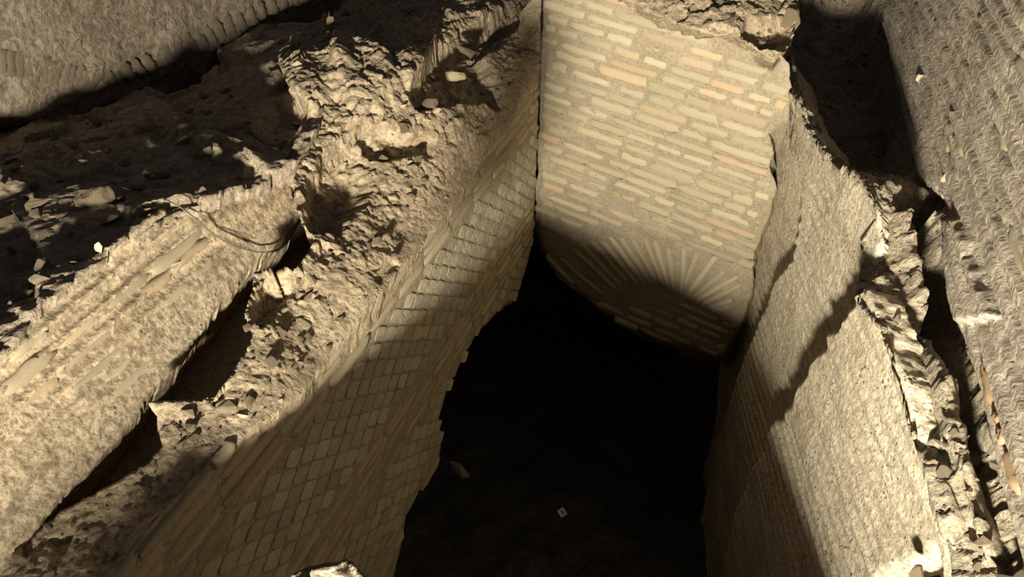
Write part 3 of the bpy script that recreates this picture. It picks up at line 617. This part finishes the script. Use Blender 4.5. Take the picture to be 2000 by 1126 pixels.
# ================================================================== loose stones
def rock_mesh(seed, flat=.6, sub_=2):
    r = random.Random(seed); bm = bmesh.new()
    for _ in range(13):
        v = Vector((r.gauss(0, 1), r.gauss(0, 1), r.gauss(0, 1))).normalized(); bm.verts.new((v.x*.5*r.uniform(.85, 1), v.y*.5*r.uniform(.75, 1), v.z*.5*flat*1.2))
    h = bmesh.ops.convex_hull(bm, input=bm.verts); bmesh.ops.delete(bm, geom=[g for g in h['geom_interior'] if isinstance(g, bmesh.types.BMVert)], context='VERTS')
    bmesh.ops.bevel(bm, geom=bm.edges[:], offset=.028, segments=1, affect='EDGES')
    bmesh.ops.triangulate(bm, faces=bm.faces[:]); bmesh.ops.subdivide_edges(bm, edges=bm.edges[:], cuts=sub_, use_grid_fill=True)
    co = np.array([v.co[:] for v in bm.verts]); d = fbm(co, 5, 4, seed)*.045
    bm.normal_update()
    for v, k in zip(bm.verts, d): v.co += v.normal*float(k)
    me = bpy.data.meshes.new('stone'); bm.to_mesh(me); bm.free(); me.materials.append(M['stone']); return me
def stone(name, surf, px, wpx, label, cat, flat=.6, aspect=1., rot=None, seed=None, lift=0., mat=None, z=None, group=None):
    seed = seed or random.randint(1, 9999); me = rock_mesh(seed, flat)
    if mat: me.materials.clear(); me.materials.append(mat)
    if surf is None:
        r = ray(*px); p = r*(z/r[2])
    else: p = surf.base(surf.uv([px]))[0]
    dist = p[1]*math.cos(PITCH)-p[2]*math.sin(PITCH); s = wpx*dist/F
    o = bpy.data.objects.new(name, me); C.objects.link(o); o.location = Vector(p)+Vector((0, 0, lift)); o.scale = (s, s*aspect, s)
    o.rotation_euler = rot or (random.uniform(-.3, .3), random.uniform(-.3, .3), random.uniform(0, 6.28)); o.name = name
    return tag(o, label, cat, group)
stone('stone', mb, (190, 398), 88, 'half-lit angular boulder in the shadowed mass on the left', 'stone', .55, .7, (0, .1, R(40)), 5, .02)
stone('stone', mb, (80, 412), 62, 'narrow half-lit stone just left of the half-lit boulder', 'stone', .6, .45, (0, 0, R(50)), 8, .02)
stone('stone', mb, (424, 328), 44, 'small pale flat stone catching light above the cable', 'stone', .35, .55, (0, .1, R(-10)), 9, .02)
stone('stone', mb, (470, 356), 24, 'small flat chip right of the pale flat stone', 'stone', .35, .5, (0, 0, R(-20)), 10, .015)
stone('stone', mb, (290, 352), 17, 'tiny upright lit stone near the left end of the cable', 'stone', 1.2, .6, (0, 0, 0), 12, .02)
stone('stone', mb, (20, 440), 50, 'dim lit stone at the left edge of the photo', 'stone', .6, .5, (0, 0, R(40)), 13, .01)
stone('stone', mb, (195, 492), 18, 'orange-tinted shard standing on the top edge of the leaning brick face', 'stone', 1.4, .4, (0, .2, 0), 14, .015, M['brick'])
stone('stone', mb, (398, 384), 34, 'jagged lit tooth of stone right of the cable end', 'stone', 1.2, .6, (0, .2, 0), 15, .0)
stone('stone', rb, (648, 75), 30, 'pointed lit stone on the crest at the upper left', 'stone', 1.3, .6, (0, .2, .4), 16, .05)
stone('stone', rb, (622, 128), 20, 'small lit stone below the pointed crest stone', 'stone', .7, .8, (0, 0, 0), 17, .03)
stone('stone', rb, (485, 640), 24, 'pale stone at the rim of the dark gap', 'stone', .7, .8, (0, 0, 0), 18, .0)
stone('stone', rb, (520, 660), 18, 'small cream pebble right of the gap rim', 'stone', .4, .8, (0, 0, 0), 19, .0)
stone('stone', rb, (908, 96), 56, 'tilted dark slab of stone in the upper hollow', 'stone', .35, .6, (-.4, .2, R(-35)), 20, -.015)
stone('brick_fragment', rb, (885, 132), 56, 'broken flat brick with pink edge in the upper hollow', 'brick', .35, .7, (.1, 0, R(-5)), 21, -.04, M['brick'])
stone('stone', rb, (838, 188), 60, 'round grey stone at the lower left of the upper hollow', 'stone', .55, .7, (0, 0, .2), 22, -.05)
stone('brick_fragment', rb, (852, 214), 26, 'small orange brick chip below the upper hollow', 'brick', .6, .5, (0, 0, R(20)), 23, .0, M['brick'])
stone('brick_fragment', rb, (778, 232), 26, 'long thin orange brick chip left of the small orange chip', 'brick', .3, .3, (0, 0, R(15)), 24, .0, M['brick'])
stone('stone', rb, (820, 352), 44, 'flat cream stone in the middle of the rubble', 'stone', .25, .35, (0, 0, R(-5)), 25, .0)
stone('stone', rb, (770, 185), 30, 'small rounded stone on the crest beside the pale ridge', 'stone', .6, .8, (0, 0, 0), 26, .0)
stone('stone', rb, (745, 296), 26, 'stone lump half hidden in the middle hollow', 'stone', .6, .8, (0, 0, 0), 27, -.03)
fs = Plane(ray(650, 1110)*(-1.05/ray(650, 1110)[2]), 82, 46)
tag(sheet('rock', fs, [(535, 1150), (572, 1124), (600, 1112), (640, 1103), (656, 1104), (672, 1097), (686, 1103), (698, 1117), (712, 1134), (740, 1200), (700, 1290), (560, 1290), (500, 1200)], .004,
          lambda B, pp, uv, dd: facets(B, 14, 301)[0]*.012+fbm(B, 25, 4, 303)*.008-sm(-dd, -.03, 0)*.02, M['rubble'], .16, .006), 'brightly lit pointed rock at the bottom edge of the photo', 'rock')
stone('brick_fragment', ur, (1797, 152), 20, 'small orange brick stub poking from the ribbed wall', 'brick', .9, .7, (0, 0, .4), 34, .0, M['brick'])
stone('brick_fragment', ur, (1838, 170), 14, 'grey stub poking from the ribbed wall beside the orange stub', 'brick', .9, .7, (0, 0, .4), 35, .0)
stone('brick_fragment', ur, (1862, 222), 22, 'pale shard poking from the ribbed wall below the two stubs', 'brick', .6, .7, (0, 0, .2), 36, .0)
stone('brick_fragment', ur, (1846, 345), 34, 'reddish broken brick above the round hole', 'brick', .6, .6, (0, 0, .3), 37, .0, M['brick'])
stone('brick_fragment', rt, (1808, 362), 30, 'flat tan brick piece at the rim of the round hole', 'brick', .3, .6, (0, 0, -.3), 38, .02, M['brick'])
stone('stone', rt, (1775, 588), 20, 'white chip on the rubble below the round hole', 'stone', .4, .7, (0, 0, 0), 39, .02)
stone('stone', bt, (1545, 30), 46, 'dark block in the shadow right of the brick wall top', 'stone', 1., .8, (0, 0, 0), 41, -.02)
stone('stone', None, (1792, 1118), 40, 'small bright rock inside the jagged hole at lower right', 'stone', .8, .8, (0, 0, .5), 42, 0, None, -1.66)
stone('stone', lw, (895, 905), 60, 'jagged stone ledge jutting at the foot of the left pit wall', 'stone', .5, .5, (0, .5, R(-40)), 43, -.05)

# ================================================================== cable
def tube(name, pts, rad, mat, label, cat):
    cu = bpy.data.curves.new(name, 'CURVE'); cu.dimensions = '3D'; cu.bevel_depth = rad; cu.bevel_resolution = 2; cu.resolution_u = 6
    sp = cu.splines.new('BEZIER'); sp.bezier_points.add(len(pts)-1)
    for b, p in zip(sp.bezier_points, pts): b.co = p; b.handle_left_type = b.handle_right_type = 'AUTO'
    cu.materials.append(mat); t = bpy.data.objects.new(name+'_curve', cu); C.objects.link(t)
    dg = bpy.context.evaluated_depsgraph_get(); me = bpy.data.meshes.new_from_object(t.evaluated_get(dg)); bpy.data.objects.remove(t)
    o = bpy.data.objects.new(name, me); C.objects.link(o); return tag(o, label, cat)
mc = bpy.data.materials.new('cable_sheath'); mc.use_nodes = True; mc.node_tree.nodes['Principled BSDF'].inputs['Base Color'].default_value = (.10, .085, .06, 1)
nn_ = mc.node_tree.nodes.new('ShaderNodeTexNoise'); nn_.inputs['Scale'].default_value = 200; rr_ = mc.node_tree.nodes.new('ShaderNodeMapRange'); rr_.inputs[3].default_value = .5; rr_.inputs[4].default_value = .9
mc.node_tree.links.new(nn_.outputs[0], rr_.inputs[0]); mc.node_tree.links.new(rr_.outputs[0], mc.node_tree.nodes['Principled BSDF'].inputs['Roughness'])
cp = []
for px, py, s_, l_ in [(205, 350, mb, .03), (255, 372, mb, .035), (312, 388, mb, .035), (345, 400, w2, .04), (380, 425, w2, .035), (420, 459, w2, .03), (450, 476, w2, .03), (480, 487, w2, .028), (515, 492, w2, .028), (540, 489, w2, .028), (553, 480, w2, .02)]:
    b = s_.uv([(px, py)]); p = s_.base(b)[0]; r = ray(px, py); r = r/np.linalg.norm(r); cp.append(Vector(p-r*l_))
main_cable = tube('cable', cp, .0022, mc, 'thin dark cable draped across the leaning brick face', 'cable')
st_ = tube('strand', [c+Vector((.004, .003, .004*math.sin(i*2))) for i, c in enumerate(cp[5:])], .0015, mc, None, None); st_.parent = main_cable

# ================================================================== marker tile on the pit floor
mp_ = bpy.data.materials.new('marker_card'); mp_.use_nodes = True; mp_.node_tree.nodes['Principled BSDF'].inputs['Base Color'].default_value = (.8, .8, .78, 1)
mk_ = bpy.data.materials.new('marker_ink'); mk_.use_nodes = True; mk_.node_tree.nodes['Principled BSDF'].inputs['Base Color'].default_value = (.05, .05, .05, 1)
r = ray(1098, 1000); p = r*(-4.12/r[2]); bm = bmesh.new(); bmesh.ops.create_cube(bm, size=1)
bmesh.ops.scale(bm, vec=(.05, .05, .006), verts=bm.verts); bmesh.ops.bevel(bm, geom=bm.edges[:], offset=.002, affect='EDGES')
me = bpy.data.meshes.new('marker'); bm.to_mesh(me); bm.free(); me.materials.append(mp_)
mk = bpy.data.objects.new('marker', me); C.objects.link(mk); mk.location = p; mk.rotation_euler = (R(30), 0, R(40)); tag(mk, 'small pale square marker with a dark mark lying in the dark pit', 'marker')
bm = bmesh.new(); bmesh.ops.create_cube(bm, size=1); bmesh.ops.scale(bm, vec=(.010, .026, .002), verts=bm.verts)
me = bpy.data.meshes.new('dark_mark'); bm.to_mesh(me); bm.free(); me.materials.append(mk_); o = bpy.data.objects.new('dark_mark', me); C.objects.link(o); o.parent = mk; o.location = (0, 0, .0035)
